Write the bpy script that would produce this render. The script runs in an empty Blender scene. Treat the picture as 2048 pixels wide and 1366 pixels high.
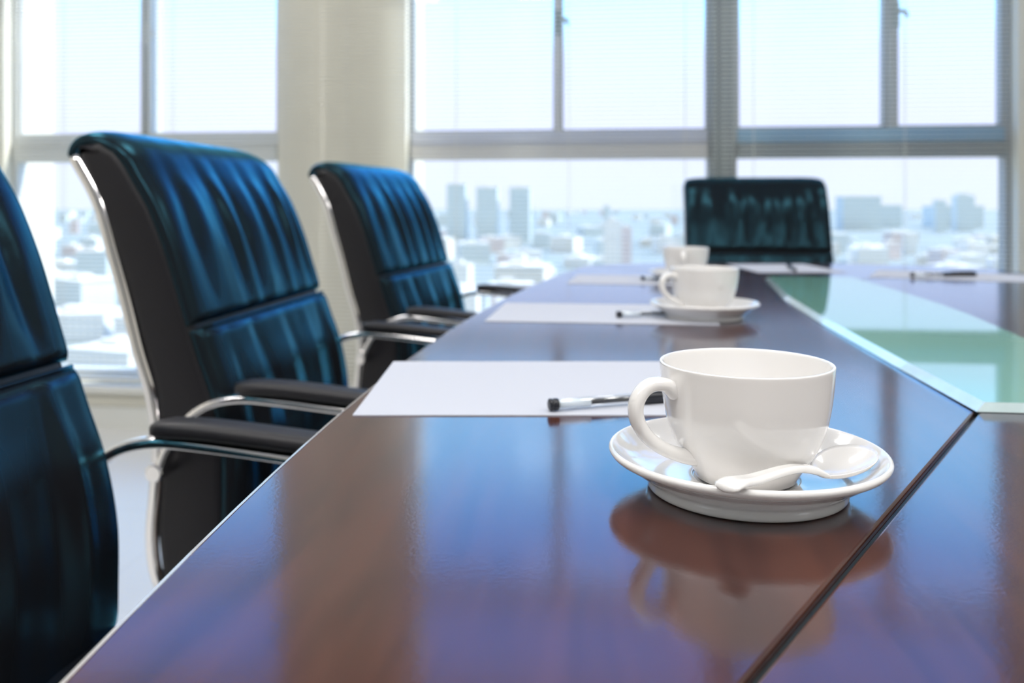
import bpy, bmesh, math, random
from mathutils import Vector, Matrix
random.seed(7)
PI = math.pi
scene = bpy.context.scene
COL = scene.collection

# ------------------------------------------------------------------ camera
F_PX, W_PX, H_PX, HORIZON = 1720.0, 2048.0, 1366.0, 412.0
CAM_Z = 0.90
YAW = math.radians(6.5)
cam_data = bpy.data.cameras.new('camera')
cam = bpy.data.objects.new('camera', cam_data)
COL.objects.link(cam)
cam.location = (0, 0, CAM_Z)
cam.rotation_euler = (math.radians(90), 0, YAW)
cam_data.sensor_fit = 'HORIZONTAL'
cam_data.sensor_width = 36.0
cam_data.lens = 36.0 * F_PX / W_PX
cam_data.shift_y = (HORIZON - H_PX / 2) / W_PX
cam_data.clip_start = 0.02
cam_data.clip_end = 20000
cam_data.dof.use_dof = True
cam_data.dof.focus_distance = 0.425
cam_data.dof.aperture_fstop = 8.0
scene.camera = cam
CS, SN = math.cos(YAW), math.sin(YAW)


def cam_xy(X, D):
    """a spot X to the right of and D in front of the photographer, in room coordinates"""
    return (X * CS - D * SN, X * SN + D * CS)


# ------------------------------------------------------------------ view
scene.view_settings.view_transform = 'Standard'
scene.view_settings.look = 'None'
scene.view_settings.exposure = 0.0
scene.view_settings.gamma = 1.0
scene.view_settings.use_curve_mapping = False

# ------------------------------------------------------------------ sky
world = bpy.data.worlds.new('sky')
scene.world = world
world.use_nodes = True
nt = world.node_tree
nt.nodes.clear()
tc = nt.nodes.new('ShaderNodeTexCoord')
sep = nt.nodes.new('ShaderNodeSeparateXYZ')
nt.links.new(tc.outputs['Generated'], sep.inputs[0])
ramp = nt.nodes.new('ShaderNodeValToRGB')
SKY_K = 5.0
stops = [(-1.0, (0.45, 0.50, 0.52)), (-0.05, (0.70, 0.80, 0.86)), (0.0, (1.02, 1.10, 1.20)),
         (0.10, (1.12, 1.18, 1.60)), (0.17, (1.14, 1.30, 1.90)), (0.22, (1.10, 2.15, 3.20)), (0.27, (0.90, 2.60, 4.20)), (0.36, (0.28, 1.55, 4.20)),
         (0.44, (0.20, 1.30, 4.20)), (0.55, (0.22, 0.95, 2.80)), (0.75, (0.32, 0.66, 1.45)), (1.0, (0.26, 0.50, 1.10))]
mr = nt.nodes.new('ShaderNodeMapRange')
mr.inputs['From Min'].default_value = -1
mr.inputs['From Max'].default_value = 1
nt.links.new(sep.outputs['Z'], mr.inputs['Value'])
nt.links.new(mr.outputs[0], ramp.inputs[0])
els = ramp.color_ramp.elements
while len(els) < len(stops):
    els.new(0.5)
for e, (z, c) in zip(els, stops):
    e.position = (z + 1) / 2
for e, (z, c) in zip(els, stops):
    e.color = (c[0] / SKY_K, c[1] / SKY_K, c[2] / SKY_K, 1)
# the sky is deep blue beyond the windows and paler on the side behind the building
side = nt.nodes.new('ShaderNodeMapRange')
side.interpolation_type = 'SMOOTHSTEP'
side.inputs['From Min'].default_value = 0.05
side.inputs['From Max'].default_value = 0.60
nt.links.new(sep.outputs['Y'], side.inputs['Value'])
back = nt.nodes.new('ShaderNodeMix')
back.data_type = 'RGBA'
back.inputs[6].default_value = (0.95 / SKY_K, 1.0 / SKY_K, 1.05 / SKY_K, 1)
nt.links.new(side.outputs[0], back.inputs[0])
nt.links.new(ramp.outputs[0], back.inputs[7])
bg = nt.nodes.new('ShaderNodeBackground')
bg.inputs['Strength'].default_value = SKY_K
nt.links.new(back.outputs[2], bg.inputs[0])
wo = nt.nodes.new('ShaderNodeOutputWorld')
nt.links.new(bg.outputs[0], wo.inputs[0])

# ------------------------------------------------------------------ sun
sd = bpy.data.lights.new('sun', 'SUN')
sd.energy = 7.0
sd.angle = math.radians(0.6)
sd.color = (1.0, 0.97, 0.90)
sun = bpy.data.objects.new('sun', sd)
COL.objects.link(sun)
sun.rotation_euler = Vector((0.80, 0.30, 0.95)).to_track_quat('Z', 'Y').to_euler()

# ------------------------------------------------------------------ ceiling lamps (light of the fixtures built below)
LAMP_SPOTS = [(-1.8, -0.5), (-0.5, -0.5), (0.8, -0.5), (2.1, -0.5), (-1.7, 1.9), (-0.2, 1.9), (1.9, 1.9)]
LAMP_POWER = [22, 22, 22, 22, 14, 9, 9]
CEIL_Z = 2.75


# ================================================================== materials
def new_mat(name):
    m = bpy.data.materials.new(name)
    m.use_nodes = True
    return m, m.node_tree, m.node_tree.nodes['Principled BSDF']


def plain(name, col, rough=0.5, metal=0.0, spec=0.5, coat=0.0, noise=0.0, nscale=30, bump=0.0):
    m, t, p = new_mat(name)
    p.inputs['Base Color'].default_value = (*col, 1)
    p.inputs['Roughness'].default_value = rough
    p.inputs['Metallic'].default_value = metal
    p.inputs['Specular IOR Level'].default_value = spec
    p.inputs['Coat Weight'].default_value = coat
    p.inputs['Coat Roughness'].default_value = 0.05
    if noise or bump:
        g = t.nodes.new('ShaderNodeTexCoord')
        n = t.nodes.new('ShaderNodeTexNoise')
        n.inputs['Scale'].default_value = nscale
        n.inputs['Detail'].default_value = 4
        t.links.new(g.outputs['Object'], n.inputs['Vector'])
        if noise:
            mx = t.nodes.new('ShaderNodeMix')
            mx.data_type = 'RGBA'
            mx.inputs[6].default_value = (*[c * (1 - noise) for c in col], 1)
            mx.inputs[7].default_value = (*[min(1, c * (1 + noise)) for c in col], 1)
            t.links.new(n.outputs['Fac'], mx.inputs[0])
            t.links.new(mx.outputs[2], p.inputs['Base Color'])
        if bump:
            b = t.nodes.new('ShaderNodeBump')
            b.inputs['Strength'].default_value = bump
            b.inputs['Distance'].default_value = 0.001
            t.links.new(n.outputs['Fac'], b.inputs['Height'])
            t.links.new(b.outputs[0], p.inputs['Normal'])
    return m


def lacquer(name, base_fn, tint, ior, rough, bump=0.0, bscale=300):
    """diffuse colour under a tinted glossy finish (fresnel weighted)"""
    m = bpy.data.materials.new(name)
    m.use_nodes = True
    t = m.node_tree
    t.nodes.clear()
    out = t.nodes.new('ShaderNodeOutputMaterial')
    mix = t.nodes.new('ShaderNodeMixShader')
    dif = t.nodes.new('ShaderNodeBsdfDiffuse')
    glo = t.nodes.new('ShaderNodeBsdfGlossy')
    fr = t.nodes.new('ShaderNodeFresnel')
    fr.inputs['IOR'].default_value = ior
    glo.inputs['Color'].default_value = (*tint, 1)  # gloss tint adds sky blue to what the finish reflects
    glo.inputs['Roughness'].default_value = rough
    base_fn(t, dif.inputs['Color'])
    t.links.new(fr.outputs[0], mix.inputs[0])
    t.links.new(dif.outputs[0], mix.inputs[1])
    t.links.new(glo.outputs[0], mix.inputs[2])
    t.links.new(mix.outputs[0], out.inputs[0])
    if bump:
        g = t.nodes.new('ShaderNodeTexCoord')
        n = t.nodes.new('ShaderNodeTexNoise')
        n.inputs['Scale'].default_value = bscale
        n.inputs['Detail'].default_value = 2
        t.links.new(g.outputs['Object'], n.inputs['Vector'])
        b = t.nodes.new('ShaderNodeBump')
        b.inputs['Strength'].default_value = bump
        b.inputs['Distance'].default_value = 0.0006
        t.links.new(n.outputs['Fac'], b.inputs['Height'])
        t.links.new(b.outputs[0], glo.inputs['Normal'])
    return m


def wood_base(angle):
    def fn(t, sock):
        g = t.nodes.new('ShaderNodeTexCoord')
        mp = t.nodes.new('ShaderNodeMapping')
        mp.inputs['Rotation'].default_value = (0, 0, angle)
        mp.inputs['Scale'].default_value = (40, 4.5, 20)
        t.links.new(g.outputs['Object'], mp.inputs[0])
        n = t.nodes.new('ShaderNodeTexNoise')
        n.inputs['Scale'].default_value = 1.5
        n.inputs['Detail'].default_value = 8
        n.inputs['Distortion'].default_value = 0.25
        t.links.new(mp.outputs[0], n.inputs['Vector'])
        r = t.nodes.new('ShaderNodeValToRGB')
        r.color_ramp.elements[0].position = 0.30
        r.color_ramp.elements[0].color = (0.046, 0.015, 0.009, 1)
        r.color_ramp.elements[1].position = 0.72
        r.color_ramp.elements[1].color = (0.088, 0.030, 0.017, 1)
        t.links.new(n.outputs['Fac'], r.inputs[0])
        t.links.new(r.outputs[0], sock)
    return fn


def flat_base(col):
    def fn(t, sock):
        sock.default_value = (*col, 1)
    return fn


M = {}
M['wood_long'] = lacquer('cherry_wood_long_grain', wood_base(math.radians(-35)), (0.80, 0.90, 1.0), 1.78, 0.125, 0.05, 420)
M['wood_cross'] = lacquer('cherry_wood_cross_grain', wood_base(math.radians(35)), (0.80, 0.90, 1.0), 1.78, 0.125, 0.05, 420)
M['wood_side'] = plain('cherry_wood_side', (0.14, 0.045, 0.02), 0.35, coat=0.5, noise=0.2, nscale=12)
M['edge_highlight'] = plain('painted_edge_highlight', (0.42, 0.40, 0.38), 0.25, coat=0.6)  # pale colour stands in for the glint along the table edge
M['groove'] = plain('dark_groove', (0.012, 0.02, 0.022), 0.35)
M['green_glass'] = lacquer('green_backed_glass', flat_base((0.19, 0.40, 0.33)), (0.85, 0.97, 1.0), 1.62, 0.03)
M['glass_edge'] = plain('polished_glass_edge', (0.55, 0.68, 0.69), 0.15, coat=1.0, noise=0.12, nscale=60)
M['porcelain'] = plain('white_porcelain', (0.80, 0.785, 0.77), 0.12, spec=0.5, coat=0.5)
M['paper'] = plain('white_paper', (0.52, 0.54, 0.60), 0.8, spec=0.1)
M['pen_white'] = plain('clear_white_plastic', (0.78, 0.84, 0.90), 0.15, coat=0.5)
M['pen_black'] = plain('black_plastic', (0.012, 0.014, 0.02), 0.25)
M['pen_metal'] = plain('pen_tip_metal', (0.6, 0.6, 0.62), 0.2, metal=1.0)
M['leather'] = lacquer('sky_tinted_black_leather', flat_base((0.010, 0.010, 0.012)), (0.17, 0.68, 0.94), 1.36, 0.24, 0.15, 420)  # blue sheen of the window sky is tinted into the gloss
M['leather_side'] = plain('untinted_black_leather', (0.009, 0.0085, 0.011), 0.45, spec=0.30, bump=0.2, nscale=300)  # the leather without the sky blue tinted into the cushions
M['chrome'] = plain('chrome', (0.82, 0.80, 0.80), 0.12, metal=1.0)
M['rubber'] = plain('black_arm_pad', (0.018, 0.017, 0.020), 0.45, spec=0.4)
M['white_wall'] = plain('warm_white_wall', (0.74, 0.72, 0.65), 0.8, noise=0.03, nscale=3)
M['column'] = plain('warm_grey_wall', (0.80, 0.78, 0.69), 0.75, noise=0.03, nscale=3)
M['ceiling'] = plain('ceiling_white', (0.72, 0.74, 0.80), 0.85)
M['alu'] = plain('grey_aluminium', (0.34, 0.36, 0.36), 0.4, spec=0.5, coat=0.2)
M['alu_pale'] = plain('pale_aluminium', (0.70, 0.71, 0.68), 0.4)
M['alu_blue'] = plain('blue_grey_aluminium', (0.20, 0.36, 0.50), 0.35, coat=0.3)
M['alu_mid'] = plain('mid_grey_aluminium', (0.62, 0.60, 0.58), 0.4)
M['alu_lilac'] = plain('lilac_grey_aluminium', (0.58, 0.60, 0.68), 0.4)
M['alu_dark'] = plain('dark_grey_post', (0.20, 0.225, 0.23), 0.45)
M['latch'] = plain('latch_metal', (0.25, 0.30, 0.30), 0.35)
M['slat'] = plain('white_blind_slat', (0.80, 0.82, 0.80), 0.45)
M['blind_rail'] = plain('blind_rail', (0.70, 0.70, 0.66), 0.45)
M['base_dark'] = plain('dark_wood_base', (0.05, 0.018, 0.01), 0.4)


def floor_mat():
    m, t, p = new_mat('pale_floor_tiles')
    g = t.nodes.new('ShaderNodeTexCoord')
    b = t.nodes.new('ShaderNodeTexBrick')
    b.offset = 0
    b.inputs['Scale'].default_value = 1.0
    b.inputs['Brick Width'].default_value = 0.6
    b.inputs['Row Height'].default_value = 0.6
    b.inputs['Mortar Size'].default_value = 0.003
    b.inputs['Color1'].default_value = (0.66, 0.66, 0.66, 1)
    b.inputs['Color2'].default_value = (0.70, 0.70, 0.69, 1)
    b.inputs['Mortar'].default_value = (0.62, 0.62, 0.61, 1)
    t.links.new(g.outputs['Object'], b.inputs['Vector'])
    t.links.new(b.outputs['Color'], p.inputs['Base Color'])
    p.inputs['Roughness'].default_value = 0.32
    return m


M['floor'] = floor_mat()


def pane_mat():
    m = bpy.data.materials.new('window_glass')
    m.use_nodes = True
    t = m.node_tree
    t.nodes.clear()
    out = t.nodes.new('ShaderNodeOutputMaterial')
    mix = t.nodes.new('ShaderNodeMixShader')
    tr = t.nodes.new('ShaderNodeBsdfTransparent')
    tr.inputs[0].default_value = (0.97, 0.99, 1.0, 1)
    gl = t.nodes.new('ShaderNodeBsdfGlossy')
    gl.inputs['Roughness'].default_value = 0.0
    mix.inputs[0].default_value = 0.05
    t.links.new(tr.outputs[0], mix.inputs[1])
    t.links.new(gl.outputs[0], mix.inputs[2])
    t.links.new(mix.outputs[0], out.inputs[0])
    return m


M['pane'] = pane_mat()
M['pen_clear'] = M['pane'].copy()
M['pen_clear'].name = 'clear_plastic'
for nd in M['pen_clear'].node_tree.nodes:
    if nd.type == 'MIX_SHADER':
        nd.inputs[0].default_value = 0.15
    if nd.type == 'BSDF_GLOSSY':
        nd.inputs['Roughness'].default_value = 0.15


def lamp_mat():
    m = bpy.data.materials.new('lamp_diffuser')
    m.use_nodes = True
    p = m.node_tree.nodes['Principled BSDF']
    p.inputs['Base Color'].default_value = (0.9, 0.9, 0.88, 1)
    p.inputs['Emission Color'].default_value = (1.0, 0.96, 0.90, 1)
    p.inputs['Emission Strength'].default_value = 3.0
    return m


M['lamp'] = lamp_mat()


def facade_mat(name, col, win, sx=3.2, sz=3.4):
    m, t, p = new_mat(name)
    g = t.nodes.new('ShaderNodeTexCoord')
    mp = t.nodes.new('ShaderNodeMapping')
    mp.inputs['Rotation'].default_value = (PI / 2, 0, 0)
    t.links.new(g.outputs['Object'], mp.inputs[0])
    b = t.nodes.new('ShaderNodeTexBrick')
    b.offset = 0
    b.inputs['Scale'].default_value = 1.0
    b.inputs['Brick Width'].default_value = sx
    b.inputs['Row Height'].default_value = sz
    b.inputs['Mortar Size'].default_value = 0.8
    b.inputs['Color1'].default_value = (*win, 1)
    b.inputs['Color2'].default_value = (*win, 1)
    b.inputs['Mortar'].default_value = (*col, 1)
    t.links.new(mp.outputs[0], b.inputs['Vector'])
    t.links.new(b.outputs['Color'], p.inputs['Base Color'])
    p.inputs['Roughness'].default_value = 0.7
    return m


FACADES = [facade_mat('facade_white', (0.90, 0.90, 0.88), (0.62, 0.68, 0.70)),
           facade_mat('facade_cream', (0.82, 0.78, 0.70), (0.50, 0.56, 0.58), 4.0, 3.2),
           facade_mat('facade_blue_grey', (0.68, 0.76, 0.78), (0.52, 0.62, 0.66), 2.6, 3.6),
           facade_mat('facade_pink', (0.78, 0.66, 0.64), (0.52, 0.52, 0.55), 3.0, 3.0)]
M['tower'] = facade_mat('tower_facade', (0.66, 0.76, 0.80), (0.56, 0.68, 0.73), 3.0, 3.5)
M['roof'] = plain('pale_roof', (0.80, 0.81, 0.80), 0.7)
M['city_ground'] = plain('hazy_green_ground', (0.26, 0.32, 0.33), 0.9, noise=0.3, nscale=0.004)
M['tree'] = plain('pale_green_foliage', (0.34, 0.52, 0.46), 0.9, noise=0.3, nscale=0.1)


# ================================================================== helpers
def link(o, parent=None):
    COL.objects.link(o)
    if parent:
        o.parent = parent
    return o


def mesh_obj(name, verts, faces, mat, parent=None, smooth=False, bevel=0.0, segs=2, subsurf=0, recalc=True, auto=None):
    me = bpy.data.meshes.new(name)
    me.from_pydata([tuple(v) for v in verts], [], faces)
    if recalc:
        bm = bmesh.new()
        bm.from_mesh(me)
        bmesh.ops.recalc_face_normals(bm, faces=bm.faces)
        bm.to_mesh(me)
        bm.free()
    me.update()
    mats = mat if isinstance(mat, (list, tuple)) else [mat]
    for m in mats:
        me.materials.append(m)
    if smooth:
        me.polygons.foreach_set('use_smooth', [True] * len(me.polygons))
    o = bpy.data.objects.new(name, me)
    link(o, parent)
    if bevel:
        b = o.modifiers.new('bevel', 'BEVEL')
        b.width = bevel
        b.segments = segs
        b.limit_method = 'ANGLE'
        b.angle_limit = math.radians(40)
    if subsurf:
        s = o.modifiers.new('subsurf', 'SUBSURF')
        s.levels = subsurf
        s.render_levels = subsurf
    return o


class MB:
    def __init__(self):
        self.v, self.f = [], []

    def box(self, x0, x1, y0, y1, z0, z1):
        b = len(self.v)
        for z in (z0, z1):
            for (x, y) in ((x0, y0), (x1, y0), (x1, y1), (x0, y1)):
                self.v.append((x, y, z))
        for f in ((0, 3, 2, 1), (4, 5, 6, 7), (0, 1, 5, 4), (1, 2, 6, 5), (2, 3, 7, 6), (3, 0, 4, 7)):
            self.f.append(tuple(b + i for i in f))
        return self

    def sweep(self, pts, prof, closed_prof=True, up=Vector((0, 1, 0)), scale=None):
        """sweep a closed profile [(a,b)] along pts; a along 'up'-ish side, b along normal"""
        b0 = len(self.v)
        n = len(prof)
        P = [Vector(p) for p in pts]
        for i, p in enumerate(P):
            t = (P[min(i + 1, len(P) - 1)] - P[max(i - 1, 0)]).normalized()
            side = (up - up.dot(t) * t)
            if side.length < 1e-6:
                side = Vector((1, 0, 0)) - t.x * t
            side.normalize()
            nor = side.cross(t).normalized()
            s = scale[i] if scale else 1.0
            for (a, c) in prof:
                self.v.append(tuple(p + side * a * s + nor * c * s))
        for i in range(len(P) - 1):
            for j in range(n):
                k = (j + 1) % n
                self.f.append((b0 + i * n + j, b0 + i * n + k, b0 + (i + 1) * n + k, b0 + (i + 1) * n + j))
        self.f.append(tuple(b0 + j for j in range(n))[::-1])
        self.f.append(tuple(b0 + (len(P) - 1) * n + j for j in range(n)))
        return self

    def lathe(self, prof, n=64, cx=0, cy=0, close=True):
        """prof: [(r,z)] closed loop or open, r may be 0"""
        b0 = len(self.v)
        m = len(prof)
        idx = []
        for (r, z) in prof:
            if r < 1e-7:
                idx.append([len(self.v)] * n)
                self.v.append((cx, cy, z))
            else:
                row = []
                for k in range(n):
                    a = 2 * PI * k / n
                    row.append(len(self.v))
                    self.v.append((cx + r * math.cos(a), cy + r * math.sin(a), z))
                idx.append(row)
        for i in range(m - 1):
            A, B = idx[i], idx[i + 1]
            for k in range(n):
                q = (k + 1) % n
                f = [A[k], A[q], B[q], B[k]]
                g = []
                for x in f:
                    if x not in g:
                        g.append(x)
                if len(g) > 2:
                    self.f.append(tuple(g))
        return self

    def obj(self, name, mat, parent=None, **k):
        return mesh_obj(name, self.v, self.f, mat, parent, **k)


def oval(a, b, n=12, p=2.0):
    out = []
    for k in range(n):
        t = 2 * PI * k / n
        c, s = math.cos(t), math.sin(t)
        out.append((a * math.copysign(abs(c) ** (2 / p), c), b * math.copysign(abs(s) ** (2 / p), s)))
    return out


def smooth_path(pts, n=8):
    P = [Vector(p) for p in pts]
    out = []
    for i in range(len(P) - 1):
        p0, p1, p2, p3 = P[max(i - 1, 0)], P[i], P[i + 1], P[min(i + 2, len(P) - 1)]
        for k in range(n):
            t = k / n
            out.append(0.5 * ((2 * p1) + (p2 - p0) * t + (2 * p0 - 5 * p1 + 4 * p2 - p3) * t * t + (3 * p1 - p0 - 3 * p2 + p3) * t ** 3))
    out.append(P[-1])
    return out


def interp(x, table):
    if x <= table[0][0]:
        return table[0][1]
    for (a, b), (c, d) in zip(table, table[1:]):
        if x <= c:
            return b + (d - b) * (x - a) / (c - a)
    return table[-1][1]


def empty(name, loc, rz=0.0):
    o = bpy.data.objects.new(name, None)
    o.empty_display_size = 0.1
    link(o)
    o.location = loc
    o.rotation_euler = (0, 0, rz)
    return o


def tag(o, label=None, cat=None, group=None, kind=None):
    if label:
        o['label'] = label
    if cat:
        o['category'] = cat
    if group:
        o['group'] = group
    if kind:
        o['kind'] = kind
    return o


def copy_tree(o, parent=None):
    c = o.copy()
    COL.objects.link(c)
    c.parent = parent
    for ch in list(o.children):
        if ch is not c:
            copy_tree(ch, c)
    return c


def structure(o):
    o['kind'] = 'structure'
    return o


# ================================================================== room shell
WY = 3.28          # inner face of the window wall
WL, WR, WB = -2.80, 3.45, -4.2   # left, right, rear wall


def wall_x(px):
    u = (px - 1024) / F_PX
    D = WY / (CS + SN * u)
    return u * D * CS - D * SN


structure(MB().box(WL - .2, WR + .2, WB - .2, WY + .25, -0.12, 0).obj('floor', M['floor']))
structure(MB().box(WL - .2, WR + .2, WB - .2, WY + .25, CEIL_Z, CEIL_Z + .15).obj('ceiling', M['ceiling']))
structure(MB().box(WL - .2, WL, WB, WY, 0, CEIL_Z).obj('wall_left', M['white_wall']))
structure(MB().box(WR, WR + .2, WB, WY, 0, CEIL_Z).obj('wall_right', M['white_wall']))
structure(MB().box(WL - .2, WR + .2, WB - .2, WB, 0, CEIL_Z).obj('wall_rear', M['white_wall']))

SILL, T0, T1, U0, U1, HEAD = 0.18, 1.081, 1.190, 2.09, 2.17, 2.66
# window openings (room x)
win = [(wall_x(8), wall_x(556)), (wall_x(812), wall_x(1424)), (wall_x(1466), wall_x(2036))]
win.append((win[2][1] + 0.50, win[2][1] + 1.62))
wb = MB()
wb.box(WL - .2, WR + .2, WY, WY + .25, 0, SILL)
wb.box(WL - .2, WR + .2, WY, WY + .25, HEAD, CEIL_Z)
edges = [WL - .2] + [e for w in win for e in w] + [WR + .2]
for i in range(0, len(edges), 2):
    if i == 4:
        continue
    wb.box(edges[i], edges[i + 1], WY, WY + (.12 if i == 6 else .32), SILL, HEAD)
structure(wb.obj('wall_back', M['column']))
structure(MB().box(edges[4], edges[5], WY + .01, WY + .22, SILL, HEAD).obj('trim_1', M['alu_dark']))
# low sill ledge along the window wall
structure(MB().box(WL, WR, WY - .05, WY, SILL - .03, SILL).obj('trim_2', M['alu_pale'], bevel=.004))
structure(MB().box(WL, WR, WY - .015, WY, 0, .09).obj('baseboard_back', M['alu_pale']))


def window(n, x0, x1, mull, pale, mw=0.024, fin=.035):
    """frame with a lower light, a mid rail, two casements and a top light; mull = mullion x"""
    y0, y1 = WY + .05, WY + .11
    fr = MB()
    j = 0.010 if n == 2 else 0.022
    fm = M['alu_pale'] if pale else M['alu']
    fr.box(x0, x0 + j, y0, y1, SILL, HEAD)
    fr.box(x1 - j, x1, y0, y1, SILL, HEAD)
    fr.box(x0 + j, x1 - j, y0, y1, SILL, SILL + .05)
    fr.box(x0 + j, x1 - j, y0, y1, HEAD - .04, HEAD)
    o = structure(fr.obj('window_%d' % n, fm, bevel=.003))
    MB().box(x0 + j, x1 - j, y0 - .012, y1, T0, T0 + .055).obj('lower_rail', M['alu_pale'] if pale else M['alu_mid'] if n == 2 else M['alu_dark'], o, bevel=.004)
    MB().box(x0 + j, x1 - j, y0, y1, T0 + .056, T1).obj('middle_rail', M['alu_pale'] if pale else M['alu_lilac'] if n == 2 else M['alu_blue'], o, bevel=.004)
    MB().box(x0 + j, x1 - j, y0 - .012, y1, U0, U1).obj('upper_rail', M['alu_dark'] if not pale else M['alu_pale'], o, bevel=.004)
    # mullion between the two casements, with the overlapping sash stile beside it
    sw = .008 if pale else .006
    MB().box(mull - mw / 2, mull + mw / 2, y0 + (.035 if pale else -.01), y1, T1, U0).obj('mullion', M['alu_pale'] if pale else M['alu_mid'] if n == 2 else M['alu'], o, bevel=.003)
    MB().box(mull + mw / 2 + .0005, mull + mw / 2 + sw, y0 + (.045 if pale else .02), y1 + fin, T1, U0).obj('sash_stile', M['alu_pale'], o, bevel=.003)
    # casement sash edges
    sb = MB()
    for (a, b) in ((x0 + j, mull - mw / 2), (mull + mw / 2 + sw, x1 - j)):
        w = .007 if n == 2 else .010
        sb.box(a, a + w, y0 + .012, y1 - .004, T1, U0)
        sb.box(b - w, b, y0 + .012, y1 - .004, T1, U0)
        sb.box(a + w, b - w, y0 + .012, y1 - .004, T1, T1 + w)
        sb.box(a + w, b - w, y0 + .012, y1 - .004, U0 - w, U0)
    sb.obj('sash', fm, o)
    for (a, b, c, d) in ((x0 + j, x1 - j, SILL + .05, T0), (x0 + j, mull - mw / 2, T1, U0), (mull + mw / 2 + sw, x1 - j, T1, U0), (x0 + j, x1 - j, U1, HEAD - .04)):
        MB().box(a, b, y0 + .03, y0 + .034, c, d).obj('pane', M['pane'], o)
    # crescent latch on the mullion
    lx, lz, ly = mull + mw / 2, 1.605, y0 + (.034 if pale else -.011)
    la = MB().box(lx - .016, lx + .010, ly - .010, ly, lz - .045, lz + .050)
    la.sweep(smooth_path([(lx - .004, ly - .008, lz), (lx + .012, ly - .018, lz + .014), (lx + .028, ly - .020, lz + .006), (lx + .034, ly - .020, lz - .010)], 4), oval(.010, .007, 10))
    la.obj('latch', M['alu_pale'] if pale else M['latch'], o, bevel=.002)
    return o


window(1, win[0][0], win[0][1], wall_x(273), True, mw=.018, fin=.07)
window(2, win[1][0], win[1][1], wall_x(1113), False, mw=.018)
window(3, win[2][0], win[2][1], wall_x(1791), False, mw=.028)
window(4, win[3][0], win[3][1], (win[3][0] + win[3][1]) / 2, False)


# ------------------------------------------------------------------ venetian blinds
def blind(x0, x1, y, label, tilt=0.0):
    o = empty('venetian_blind', ((x0 + x1) / 2, y, SILL + .02))
    tag(o, label, 'blind', 'venetian blinds over the window wall')
    hw = (x1 - x0) / 2
    zt = HEAD + .03 - (SILL + .02)
    MB().box(-hw, hw, -.014, .014, zt - .03, zt).obj('headrail', M['blind_rail'], o, bevel=.002)
    MB().box(-hw, hw, -.010, .010, 0, .012).obj('bottom_rail', M['blind_rail'], o, bevel=.002)
    s = MB()
    z = .025
    w = .0080
    while z < zt - .035:
        b = len(s.v)
        prof = []
        for k in range(5):
            a = -1 + k * .5
            prof.append((a * w, z + .0012 * (1 - a * a) + a * w * tilt))
        for xx in (-hw + .003, hw - .003):
            for (yy, zz) in prof:
                s.v.append((xx, yy, zz))
            for (yy, zz) in prof[::-1]:
                s.v.append((xx, yy, zz - .0003))
        for k in range(10):
            q = (k + 1) % 10
            s.f.append((b + k, b + q, b + 10 + q, b + 10 + k))
        s.f.append(tuple(b + k for k in range(10))[::-1])
        s.f.append(tuple(b + 10 + k for k in range(10)))
        z += .0165
    s.obj('slats', M['slat'], o, recalc=False)
    c = MB()
    n = max(2, int((2 * hw) / .45) + 1)
    for k in range(n):
        x = -hw + .12 + (2 * hw - .24) * k / (n - 1)
        for yy in (-.0088, .0088):
            c.box(x - .0006, x + .0006, yy - .0005, yy + .0005, .012, zt - .03)
    c.obj('ladder_cords', M['blind_rail'], o)
    return o


BY = WY - .035
bx = [WL + .02, wall_x(638), wall_x(1436), wall_x(2046) + .24, WR - .03]
blind(bx[0] + .003, bx[1] - .004, BY, 'white venetian blind over the leftmost window, behind the row of chairs')
blind(bx[1] + .004, bx[2] - .004, BY, 'white venetian blind over the middle window, in front of the three far towers')
blind(bx[2] + .004, bx[3] - .004, BY, 'white venetian blind over the right window, behind the chair at the table head')
blind(bx[3] + .004, bx[4], BY, 'white venetian blind beyond the right column, at the far right edge')

# ------------------------------------------------------------------ ceiling lights
for i, ((lx, ly), pw) in enumerate(zip(LAMP_SPOTS, LAMP_POWER)):
    o = empty('ceiling_light', (lx, ly, CEIL_Z - .035))
    tag(o, 'square white ceiling light panel above the meeting room, outside the picture', 'ceiling light', 'ceiling light panels')
    fr = MB()
    for (a, b, c, d) in ((-.31, .31, -.31, -.295), (-.31, .31, .295, .31), (-.31, -.295, -.295, .295), (.295, .31, -.295, .295)):
        fr.box(a, b, c, d, 0, .035)
    fr.obj('frame', M['alu_pale'], o)
    MB().box(-.295, .295, -.295, .295, .01, .02).obj('diffuser', M['lamp'], o)
    ld = bpy.data.lights.new('panel_lamp', 'AREA')
    ld.shape = 'SQUARE'
    ld.size = .58
    ld.energy = pw
    ld.color = (1.0, .975, .95)
    lo = bpy.data.objects.new('panel_lamp', ld)
    link(lo, o)
    lo.location = (0, 0, .005)

# ================================================================== conference table
TZ = 0.751
CXT = 0.42   # table axis


def edge_half(y):
    d = y - .75
    return CXT + .195 - (.068 * d * d if d > 0 else .10 * d * d)


def end_y(x):
    return 2.325 - .16 * abs((x - CXT) / .46) ** 2.2 * .75


Y_NEAR, Y_CORNER = -.03, 2.165


def left_pt(y):
    return (CXT - edge_half(y), y)


gl_left = [(.263, .655), (.2625, .82), (.2645, 1.12), (.2745, 1.41), (.312, 1.79)]
gl_right = [(.425, .655), (.436, .82), (.450, .99), (.474, 1.188), (.482, 1.30), (.486, 1.505), (.486, 1.79)]
g0, g1 = gl_left[0], gl_left[-1]
h0, h1 = gl_right[0], gl_right[-1]
G = .0016  # half gap of the mitre grooves


def shift(p, q, s):
    """offset the segment p-q sideways by s"""
    d = Vector((q[0] - p[0], q[1] - p[1]))
    n = Vector((-d.y, d.x)).normalized() * s
    return (p[0] + n.x, p[1] + n.y), (q[0] + n.x, q[1] + n.y)


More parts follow.
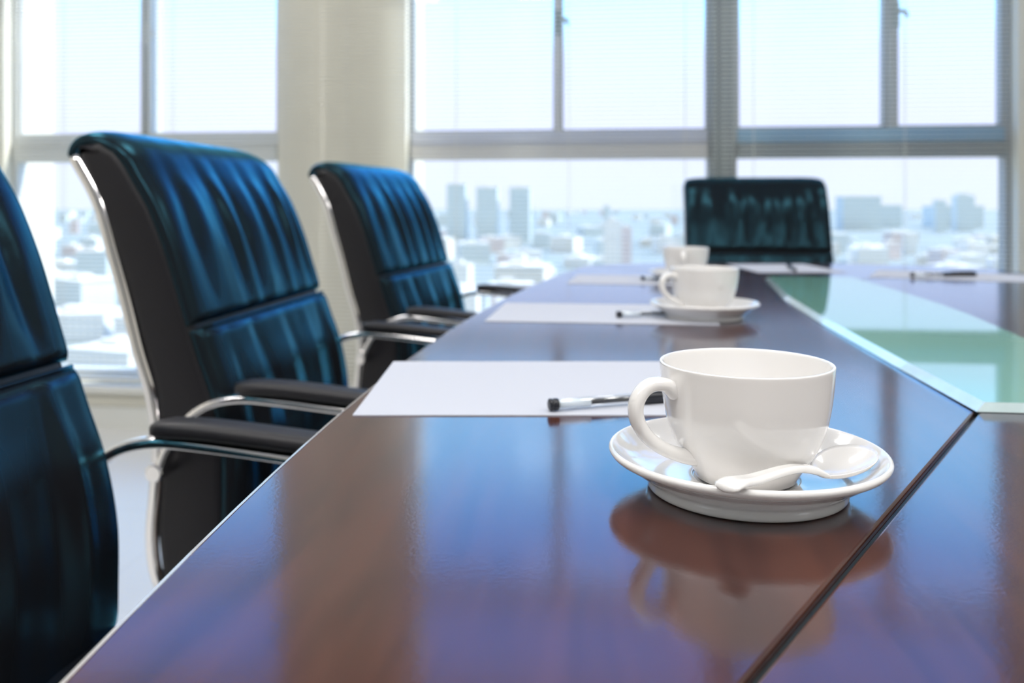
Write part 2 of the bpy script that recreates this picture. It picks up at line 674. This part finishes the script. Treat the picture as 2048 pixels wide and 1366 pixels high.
table = empty('conference_table', (CXT, 1.15, 0))
tag(table, 'glossy reddish-brown conference table with a pale green glass inset', 'table')


def slab(name, poly, z0, z1, mat, bevel=.0015, side_mat=None):
    n = len(poly)
    v = [(x - CXT, y - 1.15, z0) for x, y in poly] + [(x - CXT, y - 1.15, z1) for x, y in poly]
    f = [tuple(range(n))[::-1], tuple(range(n, 2 * n))] + [(i, (i + 1) % n, n + (i + 1) % n, n + i) for i in range(n)]
    mats = [mat, side_mat] if side_mat else [mat]
    o = mesh_obj(name, v, f, mats, table)
    if side_mat:
        for p in o.data.polygons:
            if abs(p.normal.z) < .5:
                p.material_index = 1
    b = o.modifiers.new('bevel', 'BEVEL')
    b.width = bevel
    b.segments = 3
    b.limit_method = 'ANGLE'
    b.angle_limit = math.radians(40)
    return o


corner_nl = left_pt(Y_NEAR)
corner_nr = (2 * CXT - corner_nl[0], Y_NEAR)
corner_fl = left_pt(Y_CORNER)
corner_fr = (2 * CXT - corner_fl[0], Y_CORNER)
ys = [Y_NEAR + (Y_CORNER - Y_NEAR) * i / 40 for i in range(41)]
TH = .032
# left panel
a, b = shift(g0, corner_nl, G * -1)
c, d = shift(g1, corner_fl, G)
dl = [p for p in (left_pt(y) for y in ys)][1:-1]
left_poly = [a, b] + dl + [d, c] + gl_left[1:-1][::-1]
slab('side_panel', left_poly, TZ - TH, TZ, M['wood_long'])
# right panel
a, b = shift(h0, corner_nr, G)
c, d = shift(h1, corner_fr, -G)
dr = [(2 * CXT - p[0], p[1]) for p in dl]
slab('side_panel', [a, b] + dr + [d, c] + gl_right[1:-1][::-1], TZ - TH, TZ, M['wood_long'])
# near end panel
a, b = shift(g0, corner_nl, G)
c, d = shift(h0, corner_nr, -G)
slab('end_panel', [a, b, d, c], TZ - TH, TZ, M['wood_cross'])
# far end panel, its outer edge gently bowed
a, b = shift(g1, corner_fl, -G)
c, d = shift(h1, corner_fr, G)
far = []
for i in range(1, 24):
    t = i / 24
    x = corner_fl[0] + (corner_fr[0] - corner_fl[0]) * t
    far.append((x, Y_CORNER + .155 * (1 - abs(2 * t - 1) ** 2.4)))
slab('end_panel', [a, b] + far + [d, c], TZ - TH, TZ, M['wood_cross'])
# dark under-layer that shows in the grooves
sub = [left_pt(y) for y in ys]
sub = [(x + .006, max(y, Y_NEAR + .006)) for x, y in sub] + [(x, y - .006) for x, y in far] + [(2 * CXT - x - .006, max(y, Y_NEAR + .006)) for x, y in [left_pt(y) for y in ys][::-1]]
slab('sub_top', sub, TZ - TH - .012, TZ - TH - .0005, M['groove'], .001)
slab('groove_filler', [shift(g0, corner_nl, G * .95)[0], shift(g0, corner_nl, G * .95)[1], shift(g0, corner_nl, -G * .95)[1], shift(g0, corner_nl, -G * .95)[0]], TZ - TH, TZ - .0035, M['groove'], .0002)
# raised glass inset
gpoly = gl_left + gl_right[::-1]
GZ = .007
def inset_poly(poly, d):
    out = []
    n = len(poly)
    for i, p in enumerate(poly):
        e0 = (Vector(p) - Vector(poly[i - 1])).normalized()
        e1 = (Vector(poly[(i + 1) % n]) - Vector(p)).normalized()
        n0, n1 = Vector((e0.y, -e0.x)), Vector((e1.y, -e1.x))
        m = (n0 + n1).normalized()
        out.append(tuple(Vector(p) + m * d / max(.3, m.dot(n0))))
    return out


g_in = [(x, .6575 if y < .70 else y) for x, y in inset_poly(gpoly, .0065)]
gv = [(x - CXT, y - 1.15, TZ + .0003) for x, y in gpoly] + [(x - CXT, y - 1.15, TZ + .0006) for x, y in gpoly] + [(x - CXT, y - 1.15, TZ + GZ) for x, y in g_in]
n = len(gpoly)
gf = [tuple(range(n)), tuple(range(2 * n, 3 * n))] + [(r * n + i, r * n + (i + 1) % n, (r + 1) * n + (i + 1) % n, (r + 1) * n + i) for r in (0, 1) for i in range(n)]
go = mesh_obj('glass_inset', gv, gf, [M['green_glass'], M['glass_edge']], table)
for p_ in go.data.polygons:
    p_.material_index = 0 if abs(p_.normal.z) > .98 else 1
slab('glass_bed', [(x + (.002 if x < .35 else -.002), y + (.002 if y < 1 else -.002)) for x, y in gpoly], TZ - TH, TZ, M['groove'], .0005)
# thin pale strip, edge highlight painted in, under the top arris, along the outline
outline = [left_pt(y) for y in ys] + far + [(2 * CXT - p[0], p[1]) for p in [left_pt(y) for y in ys][::-1]]
eb = MB()
n = len(outline)
cen = Vector((CXT, 1.15))
pts = []
for i, p in enumerate(outline + []):
    q0 = Vector(outline[i - 1]); q1 = Vector(outline[(i + 1) % n])
    t = (q1 - q0).normalized()
    nn = Vector((-t.y, t.x))
    pts.append((Vector(p) - cen, nn))
for i, (p, nn) in enumerate(pts):
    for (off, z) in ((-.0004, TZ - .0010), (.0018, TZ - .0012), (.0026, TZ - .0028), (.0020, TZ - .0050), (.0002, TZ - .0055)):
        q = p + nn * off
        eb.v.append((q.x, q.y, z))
for i in range(n):
    for k in range(5):
        j, m = (i + 1) % n, (k + 1) % 5
        eb.f.append((i * 5 + k, i * 5 + m, j * 5 + m, j * 5 + k))
eb.obj('edge_highlight', M['edge_highlight'], table)
# apron and two pedestals
slab('apron', [(CXT + (x - CXT) * .62, 1.15 + (y - 1.15) * .74) for x, y in outline], TZ - TH - .10, TZ - TH - .0125, M['base_dark'], .004)
for yy in (.62, 1.75):
    MB().box(-.20, .20, yy - 1.15 - .22, yy - 1.15 + .22, .04, TZ - TH - .10).obj('pedestal', M['wood_side'], table, bevel=.01)
    MB().box(-.26, .26, yy - 1.15 - .28, yy - 1.15 + .28, 0, .04).obj('plinth', M['base_dark'], table, bevel=.006)


# ================================================================== cups, saucers, spoons
def make_saucer():
    prof = [(0, .0030), (.047, .0030), (.0475, .0), (.0500, .0), (.0512, .0012), (.0518, .0045), (.0530, .0064),
            (.0570, .0092), (.0630, .0130), (.0672, .0158), (.0700, .0172), (.0715, .0190), (.0716, .0205), (.0706, .0216), (.0694, .0212),
            (.0655, .0168), (.0600, .0122), (.0520, .0086), (.0420, .0068), (.0300, .0064), (.0275, .0062), (.0268, .0054), (0, .0054)]
    prof = [(v.x, v.y) for v in smooth_path([(r, z, 0) for r, z in prof], 3)]
    prof = [(max(r, 0), z) for r, z in prof]
    prof[0] = (0, prof[0][1]); prof[-1] = (0, prof[-1][1])
    return MB().lathe(prof, 96)


def make_cup(parent_loc, rz):
    t = empty('coffee_cup', parent_loc, rz)
    prof = [(0, .0016), (.0225, .0016), (.0235, 0), (.0256, 0), (.0262, .0012), (.0272, .0030), (.0304, .0078), (.0348, .0145), (.0382, .0212),
            (.0408, .0285), (.0424, .0360), (.0435, .0430), (.0442, .0500), (.0446, .0560), (.0448, .0592),
            (.0446, .0601), (.0438, .0603), (.0430, .0598), (.0424, .0570), (.0412, .0450), (.0392, .0320), (.0355, .0215), (.0300, .0120), (.0220, .0060), (.0120, .0040), (0, .0036)]
    prof = [(max(0, v.x), v.y) for v in smooth_path([(r, z, 0) for r, z in prof], 3)]
    prof[0] = (0, prof[0][1]); prof[-1] = (0, prof[-1][1])
    MB().lathe(prof, 96).obj('body', M['porcelain'], t, smooth=True)
    # handle in the local -x direction
    path = smooth_path([(-.0420, 0, .0470), (-.0470, 0, .0508), (-.0540, 0, .0520), (-.0602, 0, .0494), (-.0642, 0, .0430), (-.0638, 0, .0350),
                        (-.0590, 0, .0268), (-.0515, 0, .0205), (-.0430, 0, .0162), (-.0345, 0, .0135), (-.0270, 0, .0125)], 6)
    n = len(path)
    sc = [1.25 - .25 * min(1, i / 8) + (.30 * max(0, (i - n * .78) / (n * .22))) for i in range(n)]
    MB().sweep(path, oval(.0048, .0036, 16, 2.3), scale=sc).obj('handle', M['porcelain'], t, smooth=True)
    return t


def make_spoon(loc_tip, loc_bowl, z_tip, z_bowl, name='teaspoon'):
    """porcelain spoon lying from the handle tip to the bowl"""
    t = Vector((loc_tip[0], loc_tip[1], z_tip)); b = Vector((loc_bowl[0], loc_bowl[1], z_bowl))
    L = (b - t).length
    base = empty(name, (loc_bowl[0], loc_bowl[1], 0))
    d = (t - b); d2 = Vector((d.x, d.y)).normalized()
    ang = math.atan2(d2.y, d2.x)
    base.rotation_euler = (0, 0, ang)
    hd = Vector((d.x, d.y)).length
    # local: x from bowl centre toward the handle tip
    # handle
    pts = [(.0205, 0, z_bowl + .0012), (.0265, 0, z_bowl + .0040), (.038, 0, z_bowl + .0070), (hd * .55, 0, (z_bowl + z_tip) / 2 + .0052), (hd * .78, 0, z_tip * .6 + z_bowl * .4 + .0048), (hd * .93, 0, z_tip + .0035), (hd + .001, 0, z_tip + .0022)]
    path = smooth_path(pts, 7)
    n = len(path)
    v, f = [], []
    m = 16
    for i, p in enumerate(path):
        s = i / (n - 1)
        w = interp(s, [(0, .0062), (.12, .0044), (.3, .0034), (.6, .0046), (.85, .0068), (.93, .0068), (.97, .0055), (.99, .0036), (1, .0014)])
        h = interp(s, [(0, .0016), (.15, .0022), (.5, .0023), (.9, .0024), (.97, .002), (1, .0008)])
        for k in range(m):
            a = 2 * PI * k / m
            y = w * math.cos(a)
            z = h * math.sin(a)
            if math.sin(a) > 0:
                z *= 1 - .35 * math.exp(-(y / (w * .35)) ** 2) * (1 if .25 < s < .93 else 0)
            v.append((p.x, y, p.z + z))
    for i in range(n - 1):
        for k in range(m):
            q = (k + 1) % m
            f.append((i * m + k, i * m + q, (i + 1) * m + q, (i + 1) * m + k))
    f.append(tuple(range(m))[::-1]); f.append(tuple(range((n - 1) * m, n * m)))
    mesh_obj('handle', v, f, M['porcelain'], base, smooth=True)
    # bowl: ellipsoidal shell
    v, f = [], []
    NR, NA = 10, 36
    A, B, DEP = .0205, .0145, .0052
    for side in (0, 1):
        for i in range(NR + 1):
            r = i / NR
            for k in range(NA):
                a = 2 * PI * k / NA
                ex = (1 + .10 * math.cos(a))
                x, y = A * r * math.cos(a), B * r * math.sin(a) * (1 - .12 * math.cos(a))
                z = z_bowl + .0045 - DEP * (1 - r * r) + (0 if side == 0 else -.0017 * (1 if r < .99 else .3)) - .0035 * (x / A)
                v.append((x, y, z))
    off = (NR + 1) * NA
    for s in (0, off):
        for i in range(NR):
            for k in range(NA):
                q = (k + 1) % NA
                f.append((s + i * NA + k, s + i * NA + q, s + (i + 1) * NA + q, s + (i + 1) * NA + k))
    for k in range(NA):
        q = (k + 1) % NA
        f.append((NR * NA + k, NR * NA + q, off + NR * NA + q, off + NR * NA + k))
    ob = mesh_obj('bowl', v, f, M['porcelain'], base, smooth=True)
    bm = bmesh.new(); bm.from_mesh(ob.data)
    bmesh.ops.remove_doubles(bm, verts=bm.verts, dist=1e-6)
    bmesh.ops.recalc_face_normals(bm, faces=bm.faces)
    bm.to_mesh(ob.data); bm.free()
    ob.data.polygons.foreach_set('use_smooth', [True] * len(ob.data.polygons))
    return base


CUP_ROT = YAW + math.radians(19)
c1 = cam_xy(.1232, .4535)
saucer = make_saucer().obj('saucer', M['porcelain'], smooth=True)
saucer.location = (c1[0], c1[1], TZ + .0003)
tag(saucer, 'white porcelain saucer nearest the camera, with the teaspoon on it', 'saucer', 'saucers on the table')
cup = make_cup((c1[0], c1[1], TZ + .0067), CUP_ROT)
tag(cup, 'large sharp white coffee cup in the foreground, its handle to the left', 'cup', 'coffee cups on the table')

tip = cam_xy(.1232 - .0285, .4535 - .0710)
bwl = cam_xy(.1232 + .0460, .4535 - .0140)
spoon = make_spoon(tip, bwl, TZ + .0212, TZ + .0150)
tag(spoon, 'small white porcelain teaspoon resting across the front of the foreground saucer', 'spoon')

for (X, D, ls, lc) in ((.2560, 1.145, 'white saucer in the middle of the row, under the second cup', 'blurred white coffee cup on the second saucer, between the nearest and farthest cups'),
                       (.3430, 1.700, 'farthest white saucer, mostly hidden behind the second cup', 'farthest white coffee cup, peeking out above the second cup')):
    p = cam_xy(X, D)
    s2 = copy_tree(saucer); s2.location = (p[0], p[1], TZ + .0003); s2['label'] = ls
    k2 = copy_tree(cup); k2.location = (p[0], p[1], TZ + .0067); k2['label'] = lc
    k2.rotation_euler = (0, 0, YAW + math.radians(20 if D < 1.5 else 75))


# ================================================================== papers and pens
def paper(X, D, rot, w, h, label, name='paper_sheet'):
    """w across, h deep; X,D = centre"""
    p = cam_xy(X, D)
    o = MB().box(-w / 2, w / 2, -h / 2, h / 2, 0, .0008).obj(name, M['paper'])
    o.location = (p[0], p[1], TZ + .0001)
    o.rotation_euler = (0, 0, YAW + rot)
    tag(o, label, 'paper', 'sheets of paper on the table')
    return o


paper(-.113 + .1485, .715, 0, .297, .210, 'blank white sheet nearest the camera, behind the foreground cup')
paper(.125, 1.195, math.radians(-7), .297, .210, 'blank white sheet left of the second cup')
paper(.270, 1.730, math.radians(-10), .297, .210, 'blank white sheet beside the farthest cup')
paper(.648, 2.06, math.radians(1), .198, .270, 'blank white sheet at the head of the table, before the far chair')
paper(.93, 1.83, math.radians(62), .210, .297, 'blank white sheet at the far right of the table')


def make_pen():
    """capped gel pen along local +x, starting at the plugged end"""
    t = empty('gel_pen', (0, 0, 0))

    def rod(x0, x1, prof):
        m = MB()
        n = 20
        rows = []
        for (x, r) in prof:
            row = []
            for k in range(n):
                a = 2 * PI * k / n
                row.append(len(m.v))
                m.v.append((x, r * math.cos(a), .0050 + r * math.sin(a)))
            rows.append(row)
        for A, B in zip(rows, rows[1:]):
            for k in range(n):
                q = (k + 1) % n
                m.f.append((A[k], A[q], B[q], B[k]))
        m.f.append(tuple(rows[0])[::-1]); m.f.append(tuple(rows[-1]))
        return m
    rod(0, 0, [(0, .0034), (.0006, .0044), (.0022, .0045), (.0024, .0038), (.0036, .0038), (.0038, .0044), (.0066, .0044), (.0070, .0038)]).obj('end_plug', M['pen_black'], t, smooth=True)
    rod(0, 0, [(.0070, .0039), (.060, .0041), (.0740, .0041)]).obj('barrel', M['pen_clear'], t, smooth=True)
    rod(0, 0, [(.0071, .0030), (.0320, .0032)]).obj('refill_end', M['pen_white'], t, smooth=True)
    rod(0, 0, [(.0321, .0021), (.0739, .0021)]).obj('refill', M['pen_black'], t, smooth=True)
    rod(0, 0, [(.0740, .0046), (.0752, .0049), (.140, .0049), (.1440, .0045), (.1452, .0034)]).obj('cap', M['pen_black'], t, smooth=True)
    MB().box(.090, .140, -.0017, .0017, .0100, .0114).obj('clip', M['pen_black'], t, bevel=.0005)
    return t


def place_pen(o, X, D, ang, z, label):
    p = cam_xy(X, D)
    o.location = (p[0], p[1], z)
    o.rotation_euler = (0, 0, YAW + ang)
    tag(o, label, 'pen', 'gel pens on the papers')


pen = make_pen()
PZ = TZ + .0009
place_pen(pen, .0265, .619, math.radians(18), PZ, 'black and white gel pen nearest the camera, behind the foreground cup handle')
place_pen(copy_tree(pen), .138, 1.135, math.radians(12), PZ, 'blurred gel pen left of the second saucer')
place_pen(copy_tree(pen), .256, 1.705, math.radians(8), PZ, 'tiny blurred gel pen left of the farthest cup')
place_pen(copy_tree(pen), .635, 1.93, math.radians(78), PZ, 'gel pen lying lengthwise on the sheet before the far chair')
place_pen(copy_tree(pen), .83, 1.79, math.radians(6), PZ, 'dark gel pen on the far right sheet of paper')


# ================================================================== office chairs
def front_x(z):   # front surface of the backrest (local x, origin at the seat centre)
    return interp(z, [(.43, -.166), (.52, -.161), (.60, -.162), (.65, -.170), (.715, -.193), (.76, -.208), (.80, -.220), (.85, -.236), (.90, -.257), (.95, -.287), (.985, -.312)])


def rear_x(z):
    return interp(z, [(.43, -.256), (.50, -.264), (.575, -.258), (.665, -.265), (.72, -.281), (.784, -.299), (.85, -.320), (.93, -.352), (.98, -.374)])


HW = .235


def pillow_surface(name, path, hw_fn, thick, wrinkle, mat, parent, nu=72, nv=72, p=6.0, round_v=(.05, .05)):
    """padded leather pad: path = list of (x,z) along the front from bottom to top; width along y"""
    P = smooth_path([(x, 0, z) for x, z in path], 10)
    # resample
    d = [0]
    for a, b in zip(P, P[1:]):
        d.append(d[-1] + (b - a).length)
    tot = d[-1]

    def at(s):
        q = s * tot
        for i in range(len(d) - 1):
            if q <= d[i + 1] or i == len(d) - 2:
                u = (q - d[i]) / max(1e-9, d[i + 1] - d[i])
                return P[i].lerp(P[i + 1], u), (P[i + 1] - P[i]).normalized()
    v, f = [], []
    for side in (0, 1):
        for i in range(nv + 1):
            s = i / nv
            s = .5 - .5 * math.cos(PI * s) * .25 - .5 * (1 - 2 * s) * .75
            pos, tan = at(s)
            nor = Vector((tan.z, 0, -tan.x))
            dist = min(s / round_v[0], (1 - s) / round_v[1], 1)
            ev = math.sqrt(max(0, 1 - (1 - dist) ** 2))
            hw = hw_fn(s)
            for j in range(nu + 1):
                u = -math.cos(PI * j / nu)
                u = .45 * u + .55 * (-1 + 2 * j / nu)
                eu = max(0, 1 - abs(u) ** p) ** .5
                e = thick * (.12 + .88 * eu * ev) if 0 < j < nu else thick * .12
                y = u * hw
                if side == 0:
                    w = wrinkle(u, s) * eu * ev
                    q = pos + nor * (e + w)
                else:
                    q = pos - nor * .004
                v.append((q.x, y, q.z))
    n1 = (nv + 1) * (nu + 1)
    for s0, rev in ((0, False), (n1, True)):
        for i in range(nv):
            for j in range(nu):
                a = s0 + i * (nu + 1) + j
                q = (a, a + 1, a + nu + 2, a + nu + 1)
                f.append(q[::-1] if rev else q)
    rim = [j for j in range(nu + 1)] + [i * (nu + 1) + nu for i in range(1, nv + 1)] + [nv * (nu + 1) + j for j in range(nu - 1, -1, -1)] + [i * (nu + 1) for i in range(nv - 1, 0, -1)]
    for i in range(len(rim)):
        a, b = rim[i], rim[(i + 1) % len(rim)]
        f.append((a, b, b + n1, a + n1))
    return mesh_obj(name, v, f, mat, parent, smooth=True)


def gathers(seed, n, lo, hi, amp, where):
    """folds running up the pad, each a ridge that leans and fades"""
    rnd = random.Random(seed)
    folds = [(lo + (hi - lo) * (k + .5 + rnd.uniform(-.3, .3)) / n, rnd.uniform(.05, .085), rnd.uniform(.5, 1.0) * (1 if k % 2 else -1), rnd.uniform(-.10, .10),
              rnd.uniform(.2, .6), rnd.uniform(-.04, .04)) for k in range(n)]

    def fn(u, s):
        h = 0
        for (c, w, a, lean, mid, bend) in folds:
            cc = c + lean * (s - .5) + bend * math.sin(PI * s * 1.4)
            h += a * math.exp(-((u - cc) / w) ** 2) * math.exp(-((s - mid) / .45) ** 2)
        return amp * h * where(s)
    return fn


def make_chair():
    t = empty('office_chair', (0, 0, 0))
    # shell: side boxing and rear panel, a closed slab following the lean
    zs = [.405 + (.972 - .405) * i / 40 for i in range(41)]
    prof = [(front_x(z) - .010, z) for z in zs]
    prof += [(front_x(.972) - .024, .979), ((front_x(.972) + rear_x(.972)) / 2, .985), (rear_x(.972) + .004, .979)]
    prof += [(rear_x(z), z) for z in zs[::-1]]
    prof += [(-.245, .392), (-.200, .390)]
    ysec = [(-1.0, .0), (-.995, .45), (-.97, .8), (-.93, 1.0), (0, 1.0), (.93, 1.0), (.97, .8), (.995, .45), (1.0, 0)]
    cx = sum(p[0] for p in prof) / len(prof)
    v, f = [], []
    inset = .014
    n = len(prof)
    for (yy, k) in ysec:
        for i, (x, z) in enumerate(prof):
            a, b = prof[i - 1], prof[(i + 1) % n]
            tx, tz = b[0] - a[0], b[1] - a[1]
            L = math.hypot(tx, tz) or 1
            nx, nz = -tz / L, tx / L      # inward for this winding
            v.append((x + nx * inset * (1 - k), yy * HW, z + nz * inset * (1 - k)))
    for i in range(len(ysec) - 1):
        for j in range(n):
            q = (j + 1) % n
            f.append((i * n + j, i * n + q, (i + 1) * n + q, (i + 1) * n + j))
    f.append(tuple(range(n))[::-1]); f.append(tuple(range((len(ysec) - 1) * n, len(ysec) * n)))
    mesh_obj('backrest_shell', v, f, M['leather_side'], t, smooth=True)
    # upper cushion wraps over the crest
    up = [(front_x(z) - .012, z) for z in (.752, .80, .85, .90, .935)] + [(-.303, .957), (-.321, .972), (-.345, .981), (-.368, .979), (-.384, .964)]
    wa = gathers(3, 11, -.8, .85, .0085, lambda s: interp(s, [(0, .5), (.12, .9), (.35, 1), (.5, .6), (.62, .22), (.75, .05), (1, .0)]))
    pillow_surface('backrest_cushion', up, lambda s: HW - .001 - (.010 * max(0, (s - .7) / .3) ** 2), .017, wa, M['leather'], t, 120, 90, 10, (.035, .05))
    # lumbar cushion
    lo = [(front_x(z) - .010, z) for z in (.495, .54, .60, .66, .71, .746)]
    wl = gathers(11, 8, -.85, .85, .0075, lambda s: interp(s, [(0, .2), (.4, .7), (.75, 1), (1, .8)]))
    pillow_surface('lumbar_cushion', lo, lambda s: HW - .001, .021, wl, M['leather'], t, 100, 60, 10, (.10, .06))
    # stitched piping between the two
    MB().sweep([(front_x(.749) + .001, y, .749) for y in [-.222 + .444 * i / 20 for i in range(21)]], oval(.0022, .0022, 8), up=Vector((0, 0, 1))).obj('seam_piping', M['leather'], t, smooth=True)
    # seat
    sp = [(-.215, .500), (-.16, .494), (-.08, .484), (.02, .478), (.12, .474), (.20, .470), (.245, .452), (.262, .425)]
    sp = sp[::-1]
    wsn = gathers(21, 9, -.8, .8, .0035, lambda s: interp(s, [(0, .1), (.7, .4), (1, 1)]))
    pillow_surface('seat_cushion', sp, lambda s: HW - .004, .022, wsn, M['leather'], t, 80, 70, 8, (.10, .06))
    b = MB()
    b.box(-.225, .235, -HW + .006, HW - .006, .405, .466)
    b.obj('seat_shell', M['leather_side'], t, bevel=.018, segs=4)
    # chrome frame on each side: up the back edge, under the seat
    for s in (-1, 1):
        y = s * (HW - .005)
        pth = smooth_path([(-.371, y, .962), (-.340, y, .907), (-.321, y, .845), (-.303, y, .784), (-.286, y, .72), (-.269, y, .665), (-.260, y, .60), (-.264, y, .54), (-.268, y, .49),
                           (-.262, y, .44), (-.240, y, .405), (-.19, y, .388), (-.05, y, .383), (.10, y, .383), (.19, y, .386)], 6)
        MB().sweep(pth, oval(.0070, .0085, 14)).obj('frame_rail', M['chrome'], t, smooth=True)
        ya = s * (HW + .026)
        arm = smooth_path([(-.240, ya, .578), (-.230, ya, .605), (-.210, ya, .636), (-.180, ya, .660), (-.140, ya, .670), (-.09, ya, .668), (0, ya, .659), (.07, ya, .651),
                           (.130, ya, .645), (.165, ya, .630), (.182, ya, .600), (.186, ya, .55), (.186, ya, .40), (.186, ya, .20), (.186, ya, .06), (.176, ya, .025), (.150, ya, .012),
                           (.05, ya, .010), (-.20, ya, .010), (-.27, ya, .010)], 6)
        a = MB().sweep(arm, oval(.0125, .0060, 14, 3)).obj('arm_frame', M['chrome'], t, smooth=True)
        k = MB()
        k.sweep([(-.242, s * (HW - .004), .580), (-.242, s * (HW + .040), .580)], oval(.011, .011, 16), up=Vector((0, 0, 1)))
        k.obj('bolt', M['chrome'], a, smooth=False, bevel=.002)
        pad = MB()
        pp = smooth_path([(-.140, ya, .6835), (-.09, ya, .6835), (0, ya, .6755), (.06, ya, .669), (.115, ya, .663)], 5)
        nn = len(pp)
        pad.sweep(pp, oval(.0195, .0085, 16, 3.2), scale=[.75 + .25 * min(1, i / 2, (nn - 1 - i) / 2) for i in range(nn)])
        pad.obj('arm_pad', M['rubber'], t, smooth=True)
    # cross bars
    MB().sweep([(-.19, -(HW + .02), .384), (-.19, HW + .02, .384)], oval(.009, .009, 12), up=Vector((0, 0, 1))).obj('cross_bar', M['chrome'], t, smooth=True)
    MB().sweep([(.12, -(HW + .026), .384), (.12, HW + .026, .384)], oval(.009, .009, 12), up=Vector((0, 0, 1))).obj('cross_bar', M['chrome'], t, smooth=True)
    MB().sweep([(-.27, -(HW + .026), .010), (-.27, HW + .026, .010)], oval(.009, .009, 12), up=Vector((0, 0, 1))).obj('cross_bar', M['chrome'], t, smooth=True)
    return t


chair = make_chair()


def place_chair(o, x, y, rot, label):
    o.location = (x, y, 0)
    o.rotation_euler = (0, 0, rot)
    tag(o, label, 'chair', 'black leather chairs around the table')


place_chair(chair, -.300, .535, 0, 'black leather office chair nearest the camera, cut off by the left edge')
place_chair(copy_tree(chair), -.300, 1.246, 0, 'black leather office chair in the middle of the row, wrinkled back fully seen')
place_chair(copy_tree(chair), -.243, 1.985, math.radians(-7), 'black leather office chair farthest along the left side of the table')
place_chair(copy_tree(chair), .483, 2.69, math.radians(-91), 'black leather office chair facing the camera at the head of the table')

# ================================================================== the city beyond
GRD = -60.0
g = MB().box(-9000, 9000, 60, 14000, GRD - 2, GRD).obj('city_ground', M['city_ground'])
tag(g, 'pale hazy land under the distant city', 'ground', kind='structure')


def px_pos(px, D):
    return cam_xy((px - 1024) / F_PX * D, D)


def building(name, px, D, wpx, top_y, mat, label, cat='building', group=None, depth=None, kind_shape=0):
    x, y = px_pos(px, D)
    w = wpx / F_PX * D
    top = CAM_Z + (HORIZON - top_y) / F_PX * D
    h = top - GRD
    o = empty(name, (x, y, GRD))
    dp = depth or w * .8
    m = MB().box(-w / 2, w / 2, -dp / 2, dp / 2, 0, h * .985)
    if kind_shape == 1:
        m.box(-w * .3, w * .2, -dp * .3, dp * .3, h * .985, h * 1.06)
    m.obj('walls', mat, o)
    r = MB().box(-w * .515, w * .515, -dp * .515, dp * .515, h * .985, h)
    r.box(-w * .2, w * .1, -dp * .2, dp * .2, h, h + 2.5)
    r.obj('roof', M['roof'], o)
    tag(o, label, cat, group)
    return o


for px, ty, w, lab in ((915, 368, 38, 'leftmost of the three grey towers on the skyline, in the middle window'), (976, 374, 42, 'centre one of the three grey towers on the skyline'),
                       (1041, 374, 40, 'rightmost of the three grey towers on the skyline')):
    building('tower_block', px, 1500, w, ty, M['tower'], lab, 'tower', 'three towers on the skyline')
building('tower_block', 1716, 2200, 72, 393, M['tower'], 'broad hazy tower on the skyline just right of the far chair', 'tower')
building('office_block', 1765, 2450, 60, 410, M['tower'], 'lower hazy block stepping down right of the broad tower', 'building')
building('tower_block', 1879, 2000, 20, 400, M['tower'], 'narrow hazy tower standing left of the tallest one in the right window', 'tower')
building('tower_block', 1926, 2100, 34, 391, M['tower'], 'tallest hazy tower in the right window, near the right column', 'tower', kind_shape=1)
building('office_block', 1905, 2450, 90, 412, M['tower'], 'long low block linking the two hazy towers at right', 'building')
building('office_block', 1225, 620, 34, 440, FACADES[0], 'bright white block standing out left of the far chair', 'building')
building('office_block', 1253, 700, 20, 452, FACADES[3], 'slim pinkish block right behind the bright white block', 'building')
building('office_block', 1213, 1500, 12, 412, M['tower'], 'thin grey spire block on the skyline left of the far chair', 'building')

rnd = random.Random(5)
rows = []
for i in range(420):
    yb = 412 + 14 + 340 * rnd.random() ** 1.5
    D = (CAM_Z - GRD) * F_PX / (yb - 412)
    px = rnd.uniform(20, 2120)
    hh = rnd.uniform(8, 24) * (1.5 if D > 1500 else 1)
    wm = rnd.uniform(12, 34) * (1.4 if D > 1500 else 1)
    rows.append((D, px, wm, hh))
placed = []
for D, px, wm, hh in sorted(rows):
    x, y = px_pos(px, D)
    if D < 230 or any(math.hypot(x - a, y - b) < (wm + c) * .75 for a, b, c in placed):
        continue
    if 1400 < D < 1600 or 1950 < D < 2600 or (560 < D < 760 and 1190 < px < 1280):
        continue
    placed.append((x, y, wm))
    o = empty('city_house', (x, y, GRD), rnd.uniform(-.5, .5))
    dp = wm * rnd.uniform(.6, 1.1)
    mt = rnd.choice(FACADES + [FACADES[0], FACADES[2]])
    MB().box(-wm / 2, wm / 2, -dp / 2, dp / 2, 0, hh).obj('walls', mt, o)
    r = MB().box(-wm * .52, wm * .52, -dp * .52, dp * .52, hh, hh + .8)
    r.box(-wm * .25, wm * .05, -dp * .2, dp * .15, hh + .8, hh + 3.2)
    r.obj('roof', M['roof'], o)
    tag(o, 'small pale blurred building in the city spread out below the windows', 'building', 'low buildings of the city')
